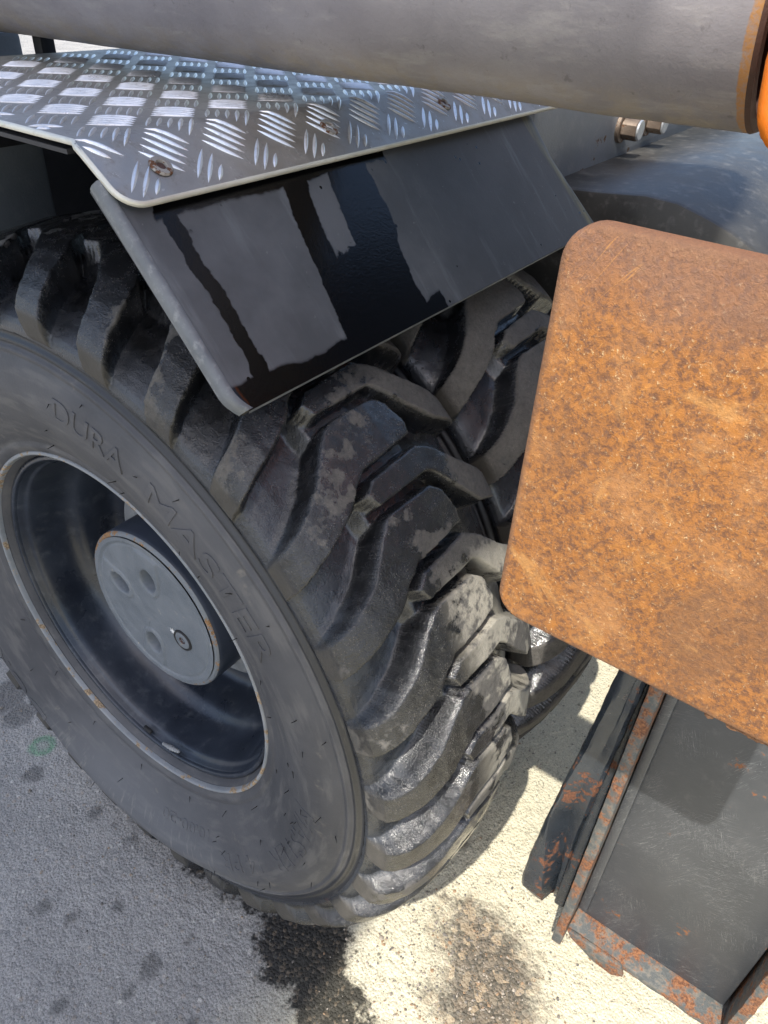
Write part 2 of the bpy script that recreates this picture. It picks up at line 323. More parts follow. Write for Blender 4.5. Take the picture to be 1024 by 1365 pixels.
def mat_fender():
    """black mudguard: dusty dry skin with glossy runs of water down the slope (x across, w down the slope)"""
    M = Mat('wet_black_mudguard'); x, y, z = M.sep()
    w = M.math('ADD', M.math('MULTIPLY', M.math('SUBTRACT', -.169, y), .669), M.math('MULTIPLY', M.math('SUBTRACT', .634, z), .743))
    n1 = M.noise(12, 4, .6); n2 = M.noise(60, 5, .65); n3 = M.noise(300, 4, .7)
    jx = M.math('ADD', x, M.math('ADD', M.math('MULTIPLY', M.math('SUBTRACT', n1, .5), .034), M.math('MULTIPLY', M.math('SUBTRACT', n2, .5), .010)))
    jw = M.math('ADD', w, M.math('MULTIPLY', M.math('SUBTRACT', n1, .5), .03))
    def band(lo, hi, s_=.0015): return M.math('MULTIPLY', M.ss(jx, M.math('SUBTRACT', lo, s_) if not isinstance(lo, float) else lo - s_, (lo + s_) if isinstance(lo, float) else lo), M.ss(jx, hi + s_ if isinstance(hi, float) else hi, hi - s_ if isinstance(hi, float) else hi))
    xs = M.math('ADD', jx, M.math('MULTIPLY', w, .20))      # the runs drift as they go down
    def run(lo, hi): return M.math('MULTIPLY', M.ss(xs, lo - .0015, lo + .0015), M.ss(xs, hi + .0015, hi - .0015))
    wet = M.math('MULTIPLY', M.ss(jx, -.0145, -.0125), M.ss(jx, .0035, .0015))
    wet = M.math('MAXIMUM', wet, run(.138, .172))
    wet = M.math('MAXIMUM', wet, run(.205, .266))
    wet = M.math('MAXIMUM', wet, M.math('MULTIPLY', run(.150, .215), M.ss(M.math('ADD', w, M.math('MULTIPLY', M.math('SUBTRACT', n2, .5), .05)), .118, .124)))
    wet = M.math('MAXIMUM', wet, M.math('MULTIPLY', M.ss(jw, .052, .048), run(-.01, .30)))
    wet = M.math('MAXIMUM', wet, M.math('MULTIPLY', M.ss(jw, .190, .194), run(-.002, .30)))
    isl = M.math('MULTIPLY', M.ss(M.noise(28, 2, .4), .60, .62), run(.20, .27))
    wet = M.math('MULTIPLY', wet, M.math('SUBTRACT', 1.0, M.math('MULTIPLY', isl, 0.0)))
    drops = M.math('MULTIPLY', M.ss(M.voro(62, 'F1', 'Distance'), .13, .11), M.ss(M.noise(17, 2, .5), .56, .6))
    wet = M.math('MAXIMUM', wet, drops)
    flow = M.noise(40, 5, .65, M.rot((math.radians(-48), 0, 0), (1.0, .12, 1)))
    fx = M.ss(x, .22, .45, 1.0, .35)
    col = M.mix(M.ss(n1, .3, .7), (.058, .061, .066), (.092, .096, .104))
    col = M.mix(fx, (.056, .053, .052), col)
    col = M.mix(M.math('MULTIPLY', M.ss(flow, .54, .70), M.mixf(fx, .45, .55)), col, (.13, .14, .15))
    col = M.mix(M.ss(M.noise(120, 4, .7), .66, .74, 0, .5), col, (.22, .22, .22))
    yel = M.math('MULTIPLY', M.ss(M.math('ABSOLUTE', M.math('SUBTRACT', x, M.math('ADD', .598, M.math('MULTIPLY', w, .20)))), .014, .002), M.ss(flow, .38, .6))
    col = M.mix(M.math('MULTIPLY', yel, .6), col, (.22, .20, .10))
    col = M.mix(wet, col, (.0025, .0025, .003))
    nb = M.bump(M.math('ADD', n3, M.math('MULTIPLY', n2, .8)), .25, .0007)
    return M.out(col, M.mixf(wet, .58, .13), 0, nb, M.mixf(wet, .32, .30))
def mat_tube():
    M = Mat('weathered_dark_steel'); x, y, z = M.sep(); n1 = M.noise(6, 5, .6); n2 = M.noise(38, 6, .7); n3 = M.noise(300, 4, .7); al = M.noise(16, 5, .65, M.scale((3, .7, 3)))
    col = M.mix(M.ss(n1, .3, .7), (.26, .242, .252), (.37, .345, .352))
    col = M.mix(M.ss(al, .5, .7, 0, .55), col, (.46, .43, .41))
    lowd = M.ss(M.math('ADD', z, M.math('MULTIPLY', M.math('SUBTRACT', n2, .5), .03)), .715, .685)
    col = M.mix(M.math('MULTIPLY', lowd, M.ss(n2, .40, .62, .1, .8)), col, (.36, .31, .25))
    col = M.mix(M.ss(M.noise(60, 5, .75), .60, .72, 0, .35), col, (.075, .062, .06))
    endr = M.math('MULTIPLY', M.ss(M.math('ADD', y, M.math('MULTIPLY', M.math('SUBTRACT', n2, .5), .006)), -.5492, -.5506), M.ss(n3, .30, .6, .4, 1))
    col = M.mix(endr, col, (.44, .22, .08))
    nb = M.bump(M.math('ADD', n2, n3), .3, .0010)
    return M.out(col, M.mixf(M.ss(n2, .3, .7), .34, .56), M.mixf(lowd, .45, .15), nb, .5)

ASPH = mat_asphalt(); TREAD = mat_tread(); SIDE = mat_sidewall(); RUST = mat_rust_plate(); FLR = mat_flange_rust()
ALU = mat_alu(); FENDER = mat_fender(); TUBE = mat_tube(); PANEL = mat_scratched_panel()
RIMM = mat_paint('blue_grey_rim_paint', (.010, .013, .020), (.026, .033, .047), .30, .0, dust=.28, dustc=(.12, .13, .14))
RIME = mat_paint('worn_rim_lip', (.16, .175, .19), (.25, .26, .27), .5, .75, (.40, .29, .18), dust=.5, dustc=(.34, .33, .30), sc=1.6)
HUBM = mat_paint('grey_hub_paint', (.115, .132, .150), (.15, .166, .185), .42, .12, (.42, .40, .34), sc=3.0, dust=.35, dustc=(.20, .20, .20))
HUBD = mat_paint('navy_hub_side_paint', (.030, .038, .056), (.046, .056, .078), .38, dust=.25, dustc=(.10, .11, .12))
HUBE = mat_paint('chipped_hub_edge', (.14, .155, .175), (.17, .185, .2), .5, .75, (.36, .20, .09), sc=2.2, dust=.3)
CAST = mat_paint('rough_grey_casting', (.16, .17, .18), (.26, .27, .28), .6, dust=.6, dustc=(.36, .36, .36), sc=2.5, bumpd=.002)
BLK = mat_paint('dull_black_steel', (.014, .014, .016), (.024, .024, .028), .5, dust=.25, dustc=(.06, .06, .065))
GLOSS = mat_paint('wet_black_cover', (.030, .030, .029), (.055, .054, .051), .36, dust=.5, dustc=(.16, .155, .145))
LINK = mat_paint('chipped_dark_blue_paint', (.018, .024, .033), (.032, .040, .050), .26, .52, (.20, .08, .04), dust=.2, dustc=(.10, .11, .12), sc=2.0)
FRAME = mat_paint('grey_frame_paint', (.15, .165, .18), (.20, .215, .23), .45, .15, (.2, .12, .07), dust=.4, dustc=(.28, .28, .27))
BOLT = mat_paint('brown_bolt_steel', (.16, .12, .09), (.24, .19, .15), .45, .4, (.26, .14, .08), metal=.5, sc=3)
ZINC = mat_paint('zinc_bolt_face', (.42, .44, .46), (.55, .57, .58), .4, metal=.6, sc=3)
ORNG = mat_paint('orange_paint', (.75, .17, .010), (.82, .21, .015), .38, dust=.12, dustc=(.35, .14, .05))
BROWN = mat_paint('brown_primer_steel', (.050, .024, .018), (.085, .042, .028), .6, .15, (.26, .11, .04), dust=.3, dustc=(.08, .05, .04), sc=1.5)
SCREWM = mat_paint('rusty_screw_steel', (.26, .24, .21), (.36, .34, .31), .5, .7, (.22, .10, .05), metal=.4, sc=5)
HAIR = mat_paint('black_rubber_hair', (.010, .010, .011), (.015, .015, .016), .6)
WHITE = mat_paint('white_paint_fleck', (.6, .6, .58), (.7, .7, .68), .6)
# ------------------------------------------------------------------ the ground
def axis_coords(lo, hi, step, far):
    mid = list(np.arange(lo, hi, step)); a, b = [], []
    s, p = step, lo
    while p > -far: s *= 1.28; p -= s; a.append(p)
    s, p = step, mid[-1]
    while p < far: s *= 1.28; p += s; b.append(p)
    return np.array(a[::-1] + mid + b)
gx = axis_coords(-.50, 1.15, .0036, 120); gy = axis_coords(-.86, .72, .0036, 120)
X, Y = np.meshgrid(gx, gy, indexing='ij')
inn = np.clip(1 - np.maximum(np.maximum(np.abs(X - .3) - .85, np.abs(Y + .05) - .85), 0) / .3, 0, 1)
Hh = (.0009 * vnoise(X * 105, Y * 105, X * 0, 1) + .0006 * vnoise(X * 45, Y * 45, X * 0, 2) + .0018 * vnoise(X * 11, Y * 11, X * 0, 3) + .0007 * vnoise(X * 210, Y * 210, X * 0, 5)) * inn
Z = GZ + Hh
nx, ny = X.shape
idx = np.arange(nx * ny).reshape(nx, ny)
q = np.stack([idx[:-1, :-1], idx[1:, :-1], idx[1:, 1:], idx[:-1, 1:]], -1).reshape(-1, 4)
def np_mesh(name, V, Q):
    me = bpy.data.meshes.new(name); me.vertices.add(len(V)); me.vertices.foreach_set('co', np.ascontiguousarray(V, np.float32).ravel())
    me.loops.add(Q.size); me.loops.foreach_set('vertex_index', Q.astype(np.int32).ravel())
    me.polygons.add(len(Q)); me.polygons.foreach_set('loop_start', np.arange(0, Q.size, 4, dtype=np.int32)); me.update(calc_edges=True); me.validate()
    return me
g = link('ground', np_mesh('ground', np.stack([X, Y, Z], -1).reshape(-1, 3), q), ASPH)
g['kind'] = 'structure'
# loose grit lying on the asphalt
def grit():
    N = 2600
    px = RNG.uniform(-.45, .95, N); py = RNG.uniform(-.80, .55, N)
    k = int(N * .35); px[:k] = RNG.normal(.12, .08, k); py[:k] = RNG.normal(-.53, .09, k)
    ph = (1 + 5 ** .5) / 2
    iv = np.array([(-1, ph, 0), (1, ph, 0), (-1, -ph, 0), (1, -ph, 0), (0, -1, ph), (0, 1, ph), (0, -1, -ph), (0, 1, -ph), (ph, 0, -1), (ph, 0, 1), (-ph, 0, -1), (-ph, 0, 1)]) / 1.9
    itf = [(0, 11, 5), (0, 5, 1), (0, 1, 7), (0, 7, 10), (0, 10, 11), (1, 5, 9), (5, 11, 4), (11, 10, 2), (10, 7, 6), (7, 1, 8), (3, 9, 4), (3, 4, 2), (3, 2, 6), (3, 6, 8), (3, 8, 9), (4, 9, 5), (2, 4, 11), (6, 2, 10), (8, 6, 7), (9, 8, 1)]
    V, F = [], []
    for i in range(N):
        s = abs(RNG.normal(0, .0009)) + .0007
        v = iv * (1 + RNG.uniform(-.25, .25, (12, 1))) * s * np.array([RNG.uniform(.8, 1.5), RNG.uniform(.7, 1.2), RNG.uniform(.5, .8)])
        a = RNG.uniform(0, 6.28); c, sn = math.cos(a), math.sin(a); v = v @ np.array([[c, sn, 0], [-sn, c, 0], [0, 0, 1]])
        b = len(V); V += [tuple(p) for p in v + np.array([px[i], py[i], GZ + .0016 + s * .3])]; F += [tuple(b + j for j in f) for f in itf]
    M = Mat('grit_stone'); co = M.geo(); cc = M.voro(120, 'F1', 'Color', co); s1 = M.n.new('ShaderNodeSeparateColor'); M.l.new(cc, s1.inputs[0])
    col = M.mix(s1.outputs[0], (.09, .085, .08), (.36, .31, .25)); col = M.mix(M.ss(s1.outputs[1], .8, .85), col, (.26, .17, .10))
    o = mesh_obj('loose_grit', V, F, M.out(col, .8), None, False); o['kind'] = 'stuff'
    return o
grit()
# ------------------------------------------------------------------ the machine
EX = bpy.data.objects.new('wheeled_excavator', None); C.objects.link(EX); EX.location = (0, 0, 0)
EX['label'] = 'wheeled excavator with twin muddy tyres under a black mudguard, rusty plate and steel tube'
EX['category'] = 'excavator'

# ---- tyre: carcass profile B and lug-top profile T, blended by a mask drawn from the lug outlines
XC = .106
OUT = [(-.082, 9.6), (-.050, 8.9), (-.022, 7.6), (.008, 5.2), (.036, 1.9), (.052, .5), (.066, .1), (.126, .3), (.140, 1.6), (.147, 4.6), (.141, 6.0), (.064, 6.5), (.046, 7.6), (.030, 9.3), (-.014, 11.8), (-.046, 13.5), (-.080, 14.0)]
INN = [(.047, 8.6), (.064, 7.45), (.138, 7.0), (.158, 8.2), (.191, 11.5), (.236, 14.9), (.292, 16.0), (.292, 20.2), (.246, 19.4), (.224, 18.5), (.194, 17.4), (.165, 14.2), (.140, 10.9), (.132, 10.4), (.054, 10.5)]
def sdf_poly(px, py, poly):
    d = np.full(px.shape, 1e9); ins = np.zeros(px.shape, bool); n = len(poly)
    for i in range(n):
        ax, ay = poly[i]; bx, by = poly[(i + 1) % n]
        ex, ey = bx - ax, by - ay; wx, wy = px - ax, py - ay
        t = np.clip((wx * ex + wy * ey) / (ex * ex + ey * ey), 0, 1)
        d = np.minimum(d, (wx - ex * t) ** 2 + (wy - ey * t) ** 2)
        cnd = (ay > py) != (by > py)
        xx = ax + (py - ay) * (bx - ax) / ((by - ay) if by != ay else 1e-9)
        ins ^= cnd & (px < xx)
    d = np.sqrt(d); return np.where(ins, d, -d)
def resample(P, n):
    P = np.array(P, float); s = np.r_[0, np.cumsum(np.hypot(*np.diff(P, axis=0).T))]
    t = np.linspace(0, s[-1], n); return np.c_[np.interp(t, s, P[:, 0]), np.interp(t, s, P[:, 1])]
def make_tyre(x_off, phase, nseg, nu, parent, name='tyre'):
    NP = 32
    # u is the position across the tread; below -.052 (outer) and above XC*2+.052 (inner) it runs down the shoulder
    uk = [-.092, -.074, -.058, -.046, -.038, -.026, -.008, .018, .050, XC]
    Bx = [-.0335, -.0345, -.033, -.030, -.026, -.019, -.004, .022, .052, XC]; Br = [.4435, .448, .454, .459, .462, .466, .4725, .480, .486, .490]
    Tx = [-.0335, -.0385, -.0410, -.0410, -.0355, -.026, -.008, .018, .050, XC]; Tr = [.4435, .453, .466, .4780, .4880, .4975, .5085, .5175, .5235, .5270]
    uk2 = uk + [2 * XC - u for u in uk[:-1][::-1]]
    Bx2 = Bx + [2 * XC - u for u in Bx[:-1][::-1]]; Br2 = Br + Br[:-1][::-1]
    Tx2 = Tx + [2 * XC - u for u in Tx[:-1][::-1]]; Tr2 = Tr + Tr[:-1][::-1]
    us = np.linspace(-.092, 2 * XC + .092, nu)
    na = NP * nseg
    al = np.arange(na) * 360.0 / na
    ap = (np.arange(nseg) / nseg) * 360.0 / NP
    U, A = np.meshgrid(us, ap, indexing='ij')
    k = math.radians(1) * .515
    m = np.full(U.shape, -1.0)
    for poly in (OUT, INN):
        for sh in (-2, -1, 0, 1, 2):
            pp = [(u, (a + sh * 360 / NP) * k) for u, a in poly]
            m = np.maximum(m, sdf_poly(U, A * k, pp))
    m = np.tile(m, (1, NP)); U = np.tile(U, (1, NP)); AL = np.broadcast_to(al, U.shape)
    # ragged, worn lug edges
    aa = np.radians(AL); m = m + .0006 * vnoise(U * 150, np.cos(aa) * 80, np.sin(aa) * 80, 11) + .0004 * vnoise(U * 45, np.cos(aa) * 25, np.sin(aa) * 25, 12)
    w = np.clip((m + .0016) / .0036, 0, 1); mask = w * w * (3 - 2 * w)
    # shallow bottoms of the narrow grooves between the centre blocks
    cen = np.clip((.058 - np.abs(U - XC + .010)) / .012, 0, 1)
    fil = .07 * np.clip(1 + m / .010, 0, 1)
    mk = np.maximum(np.maximum(mask, .42 * cen), fil)
    bx, br = np.interp(U, uk2, Bx2), np.interp(U, uk2, Br2); tx, tr = np.interp(U, uk2, Tx2), np.interp(U, uk2, Tr2)
    xx = bx + (tx - bx) * mk; rr = br + (tr - br) * mk
    # rounded, worn top: fall off slightly toward the lug edge; low-frequency lumps
    rr -= .0012 * np.clip(1 - m / .005, 0, 1) ** 2 * mask
    rr += .0003 * vnoise(U * 35, np.cos(aa) * 16, np.sin(aa) * 16, 14) + .0004 * vnoise(U * 120, np.cos(aa) * 62, np.sin(aa) * 62, 15)
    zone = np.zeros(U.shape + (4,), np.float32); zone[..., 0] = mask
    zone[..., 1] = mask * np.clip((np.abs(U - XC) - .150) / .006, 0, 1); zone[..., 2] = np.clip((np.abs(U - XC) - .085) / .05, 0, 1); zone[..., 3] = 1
    def place(x_, r_, aD):
        a = np.radians(aD + phase); yy = -r_ * np.sin(a); zz = r_ * np.cos(a)
        # tyre flattened where it stands on the ground
        lim = GZ + .0015; sq = np.clip(lim - zz, 0, None); zz = np.maximum(zz, lim)
        low = np.clip((-zz - .10) / .3, 0, 1) * np.exp(-(yy / .36) ** 2)
        x2 = x_ + np.sign(x_ - XC) * (.008 + .014 * low) * np.exp(-((r_ - .385) / .045) ** 2)
        return np.stack([x2 + x_off, yy, zz], -1)
    V = place(xx, rr, AL)
    nu_, na_ = U.shape; idx = np.arange(nu_ * na_).reshape(nu_, na_); nxt = np.roll(idx, -1, 1)
    Q = np.stack([idx[:-1], nxt[:-1], nxt[1:], idx[1:]], -1).reshape(-1, 4)
    me = np_mesh(name, V.reshape(-1, 3), Q)
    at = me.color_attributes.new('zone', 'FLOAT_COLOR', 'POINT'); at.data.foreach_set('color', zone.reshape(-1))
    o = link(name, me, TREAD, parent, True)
    # sidewalls
    sp = [(.012, .262), (-.002, .268), (-.010, .2765), (-.0145, .284), (-.0150, .2885), (-.0130, .2900), (-.0185, .299), (-.0290, .318), (-.0390, .345), (-.0430, .372), (-.0415, .398), (-.0365, .4180),
          (-.0345, .4215), (-.0375, .4228), (-.0370, .4262), (-.0330, .4275), (-.0325, .4305), (-.0355, .4315), (-.0345, .4355), (-.0310, .4370), (-.0305, .4405), (-.0335, .4435)]
    sp = resample(smooth_prof(sp, rounds=2), 84)
    for side, nm in ((0, 'sidewall'), (1, 'sidewall')):
        px = sp[:, 0] if side == 0 else 2 * XC - sp[:, 0]
        n2 = 384; a2 = np.arange(n2) * 360 / n2
        S, A2 = np.meshgrid(np.arange(len(sp)), a2, indexing='ij')
        wob = .0006 * vnoise(S * .15, np.cos(np.radians(A2)) * 5, np.sin(np.radians(A2)) * 5, 21)
        V = place(px[S] + wob, sp[:, 1][S], A2)
        idx = np.arange(S.size).reshape(S.shape); nxt = np.roll(idx, -1, 1)
        Q = np.stack([idx[:-1], nxt[:-1], nxt[1:], idx[1:]], -1).reshape(-1, 4)
        if side == 0: Q = Q[:, ::-1]
        s_ = link(nm, np_mesh(nm, V.reshape(-1, 3), Q[:, ::-1]), SIDE, o, True)
    return o, sp
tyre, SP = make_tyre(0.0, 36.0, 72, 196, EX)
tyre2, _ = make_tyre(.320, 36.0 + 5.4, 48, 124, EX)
tyre['label'] = 'outer muddy wet tyre with chevron lugs'; tyre2['label'] = 'inner twin tyre half hidden behind the outer one'
# ---- raised lettering on the sidewall
def side_x(r, y=0.0, z=.4):
    b = float(np.interp(r, SP[:, 1], SP[:, 0])); low = min(max((-z - .10) / .3, 0), 1) * math.exp(-(y / .36) ** 2)
    return b - (.008 + .014 * low) * math.exp(-((r - .385) / .045) ** 2)
def ring_text(body, r0, size, a0, a1, name='sidewall_lettering', outline=False, width=1.0):
    cu = bpy.data.curves.new('t', 'FONT'); cu.body = body; cu.size = size; cu.extrude = .0004; cu.bevel_depth = .0003
    if outline: cu.fill_mode = 'BOTH'
    to = bpy.data.objects.new('t', cu); C.objects.link(to)
    dg = bpy.context.evaluated_depsgraph_get(); me = bpy.data.meshes.new_from_object(to.evaluated_get(dg))
    bpy.data.objects.remove(to)
    bm = bmesh.new(); bm.from_mesh(me)
    for _ in range(2): bmesh.ops.subdivide_edges(bm, edges=[e for e in bm.edges if e.calc_length() > .006], cuts=1, use_grid_fill=False)
    bmesh.ops.triangulate(bm, faces=bm.faces)
    xs = [v.co.x for v in bm.verts]; x0, x1 = min(xs), max(xs)
    for v in bm.verts:
        a = math.radians(a0 + (a1 - a0) * (v.co.x - x0) / (x1 - x0)); r = r0 + v.co.y
        v.co = Vector((side_x(r, -r * math.sin(a), r * math.cos(a)) - v.co.z - .0002, -r * math.sin(a), r * math.cos(a)))
    bm.to_mesh(me); bm.free(); me.materials.clear()
    return link(name, me, SIDE, tyre, False)
ring_text('DURA', .376, .034, 6, 22); ring_text('MASTER', .374, .036, 27, 58)
ring_text('MASTER', .352, .046, 92, 122); ring_text('14 PR', .352, .034, 128, 146)
ring_text('10.00-20', .330, .020, 150, 170); ring_text('DURA MASTER', .372, .040, 215, 290)
# vent hairs: thin rubber whiskers left from the mould
hm = bmesh.new(); bmesh.ops.create_cone(hm, segments=5, radius1=.0007, radius2=.0003, depth=.011, cap_ends=True)
for v in hm.verts: v.co.z += .0050; v.co.x += (v.co.z) ** 2 * 20
hme = bpy.data.meshes.new('vent_hair'); hm.to_mesh(hme); hm.free(); hme.materials.append(HAIR)
for i in range(70):
    row = i % 4; r = (.300, .338, .392, .412)[row] + random.uniform(-.003, .003)
    a = math.radians(i * 5.2 + random.uniform(-2, 2) - 5)
    if i > 58: a = math.radians(random.uniform(75, 150)); r = random.uniform(.31, .40)
    o = bpy.data.objects.new('vent_hair', hme); C.objects.link(o); o.parent = tyre
    o.location = (side_x(r, -r * math.sin(a), r * math.cos(a)) - .0002, -r * math.sin(a), r * math.cos(a))
    d = Vector((-1, random.uniform(-1.2, .2), random.uniform(-.2, .9))).normalized(); o.rotation_euler = d.to_track_quat('Z', 'X').to_euler()
# ---- rim
rp = [(.030, .2720), (.004, .2740), (-.0075, .2765), (-.0108, .2755), (-.0116, .2730), (-.0105, .2708), (-.0040, .2696)]
lip = lathe('rim_lip', smooth_prof(rp), 256, RIME, None)
rimp = [(-.0042, .2697), (.006, .2705), (.014, .2680), (.012, .2620), (.0085, .2560), (.0150, .2535), (.020, .2515), (.024, .2470), (.045, .2440), (.070, .2415), (.084, .2370), (.094, .2275), (.112, .2225), (.140, .2200), (.152, .2150), (.160, .2020), (.163, .170), (.168, .150), (.170, .105)]
rim = lathe('rim', smooth_prof(rimp, rounds=2), 256, RIMM, EX, 40)
lip.parent = rim
lk = lathe('lock_ring', smooth_prof([(.010, .2635), (.0055, .2625), (.0048, .2585), (.006, .2560), (.0115, .2550)]), 256, RIMM, rim)
# the slot and small plate in the lock ring
sl = bmesh.new()
for (a, dr, w_, l_, t_) in ((184.5, .2475, .0065, .017, .006),):
    ra = math.radians(a)
    bmesh.ops.create_cube(sl, size=1)
    for v in sl.verts:
        v.co = Vector((v.co.x * t_ , v.co.y * l_, v.co.z * w_))
    bmesh.ops.rotate(sl, cent=(0, 0, 0), matrix=Matrix.Rotation(ra, 3, 'X'), verts=sl.verts)
    for v in sl.verts: v.co += Vector((.010, -dr * math.sin(ra), dr * math.cos(ra)))
bevel_bm(sl, .0015, 2); bm_obj('valve_slot', sl, HAIR, rim)
pb = bmesh.new()
for k in range(7):
    ra = math.radians(175.5 - k * 1.4); rr_ = .2500 - .0009 * k
    r1 = bmesh.ops.create_uvsphere(pb, u_segments=8, v_segments=5, radius=.0046 - abs(k - 3) * .0005)
    for v in r1['verts']: v.co = v.co + Vector((.0085, -rr_ * math.sin(ra), rr_ * math.cos(ra)))
bm_obj('valve_clip', pb, CAST, rim)
# inner wheel's rim
rim2 = lathe('rim', smooth_prof([(.595, .2760), (.600, .271), (.592, .264), (.57, .255), (.46, .25), (.36, .25), (.33, .262), (.322, .272), (.327, .277)]), 128, RIMM, EX, 40)
# ---- hub
hub = lathe('hub', [(.0490, .1285), (.0520, .1305), (.056, .1310), (.110, .1312), (.168, .1315)], 192, HUBD, EX, 40)
lathe('hub_edge', [(.0466, .1235), (.0464, .1262), (.0475, .1283), (.0500, .1302)], 192, HUBE, hub, 60)
# cover face with four stepped recesses cut as lowered ovals (height grid in polar coordinates)
def hub_face():
    nr, na = 96, 360
    r = np.linspace(0.0005, .1235, nr); a = np.linspace(0, 2 * np.pi, na, endpoint=False)
    Rr, Aa = np.meshgrid(r, a, indexing='ij'); yy = Rr * np.cos(Aa); zz = Rr * np.sin(Aa)
    H = np.zeros_like(yy)
    stp = lambda d, w: 1 / (1 + np.exp(-np.clip(d / w, -40, 40)))
    H += .0016 * stp(Rr - .1160, .0004)                                       # raised rim
    H -= .0010 * np.exp(-((Rr - .1125) / .0016) ** 2)
    for (cy, cz) in ((-.003, .061), (.075, -.004 - .029), (-.048 + .0, -.038 - .022 + .0), ):
        pass
    pits = [(.0, .0585), (.066, .0125 - .028), (.010, -.0615)]
    for cy, cz in PITS:
        rad = math.hypot(cy, cz); ay, az = cy / rad, cz / rad
        dy, dz = yy - cy, zz - cz; dr_ = dy * ay + dz * az; dt = -dy * az + dz * ay
        d = np.sqrt((dr_ / 1.0) ** 2 + dt ** 2)
        d = np.sqrt((dr_ / 1.25) ** 2 + dt ** 2); H -= .024 * stp(.0135 - d, .0008)
        # a D-shaped raised web around each recess, open toward the rim
        dd = np.where(dr_ > 0, np.abs(dt), d)
        H += .0024 * stp(.0225 - dd, .0005) * stp(.1085 - Rr, .0005) * 1.0
    # scribed segment lines
    for an in (.4, 1.97, 3.55, 5.1):
        d = np.abs(-yy * math.sin(an) + zz * math.cos(an)); H -= .0009 * np.exp(-(d / .0007) ** 2) * ((yy * math.cos(an) + zz * math.sin(an)) > .03) * (Rr < .085)
    H += .0002 * vnoise(yy * 120, zz * 120, yy * 0, 4)
    V = np.stack([.0462 - H, yy, zz], -1).reshape(-1, 3)
    idx = np.arange(nr * na).reshape(nr, na); nxt = np.roll(idx, -1, 1)
    Q = np.stack([idx[:-1], nxt[:-1], nxt[1:], idx[1:]], -1).reshape(-1, 4)
    V = np.vstack([V, [[.0462, 0, 0]]])
    me = np_mesh('hub_face', V, Q)
    return link('hub_face', me, HUBM, hub, True)
PITS = [(-.003, .061), (.066, .020), (.010, -.068)]
HUBFACE = hub_face()
# fill-level plug with a square socket, O-ring groove round it
PY, PZ = -.0600, -.0180
def disc(name, prof, n, mat, parent, cy, cz, x0):
    o = lathe(name, prof, n, mat, parent, 40); o.location = (x0, cy, cz); return o
plug = disc('fill_plug', [(.000, .0001), (.000, .0050), (.004, .0055), (.004, .0001)][0:0] or [(.0045, .0045), (-.0006, .0050), (-.0016, .0060), (-.0020, .0125), (-.0012, .0138), (.003, .0140)], 48, HUBM, hub, PY, PZ, .0455)
disc('plug_socket', [(.0040, .0001), (.0042, .0030), (.0010, .0050), (-.0010, .0058)], 6, BROWN, hub, PY, PZ, .0448)
disc('seal_ring', [(-.0004, .0142), (-.0018, .0150), (-.0016, .0170), (.0004, .0178)], 48, HAIR, hub, PY, PZ, .0455)
# white fleck of paint beside the plug
fb = bmesh.new()
pts = []
for i in range(22):
    a = i / 22 * 6.283; rr_ = (.0075 if i % 2 else .0035) * random.uniform(.6, 1.1); pts.append((-.0420 + rr_ * math.cos(a) * 1.3, -.0130 + rr_ * math.sin(a) * .8))
bm_obj('paint_fleck', prism_bm(pts, 0, .0452, .0458), WHITE, hub)
# flange behind the cover and its studs
fl = lathe('hub_flange', smooth_prof([(.140, .120), (.140, .160), (.1415, .178), (.147, .184), (.172, .186)], rounds=1), 128, CAST, EX, 40)
nb_ = bmesh.new(); bmesh.ops.create_cone(nb_, segments=6, radius1=.0125, radius2=.0125, depth=.016, cap_ends=True); bevel_bm(nb_, .001, 1)
bmesh.ops.rotate(nb_, cent=(0, 0, 0), matrix=Matrix.Rotation(math.pi / 2, 3, 'Y'), verts=nb_.verts)
nme = bpy.data.meshes.new('wheel_nut'); nb_.to_mesh(nme); nb_.free(); nme.materials.append(BOLT)
for k in range(10):
    a = math.radians(36 * k + 18); o = bpy.data.objects.new('wheel_nut', nme); C.objects.link(o); o.parent = fl; o.location = (.133, -.150 * math.sin(a), .150 * math.cos(a)); o.rotation_euler = (a, 0, 0)
ax = lathe('axle', [(.165, .08), (.60, .08), (.62, .16), (.75, .17), (1.6, .12)], 48, BLK, EX, 40)
# ------------------------------------------------------------------ mudguard
TH = math.radians(48.0); FD = Vector((0, -math.cos(TH) * 0 - .669, -.743)); FN = Vector((0, -.743, .669)).normalized()
def fpt(x, w, h=0.0): return Vector((x, -.169, .634)) + FD * w + FN * h
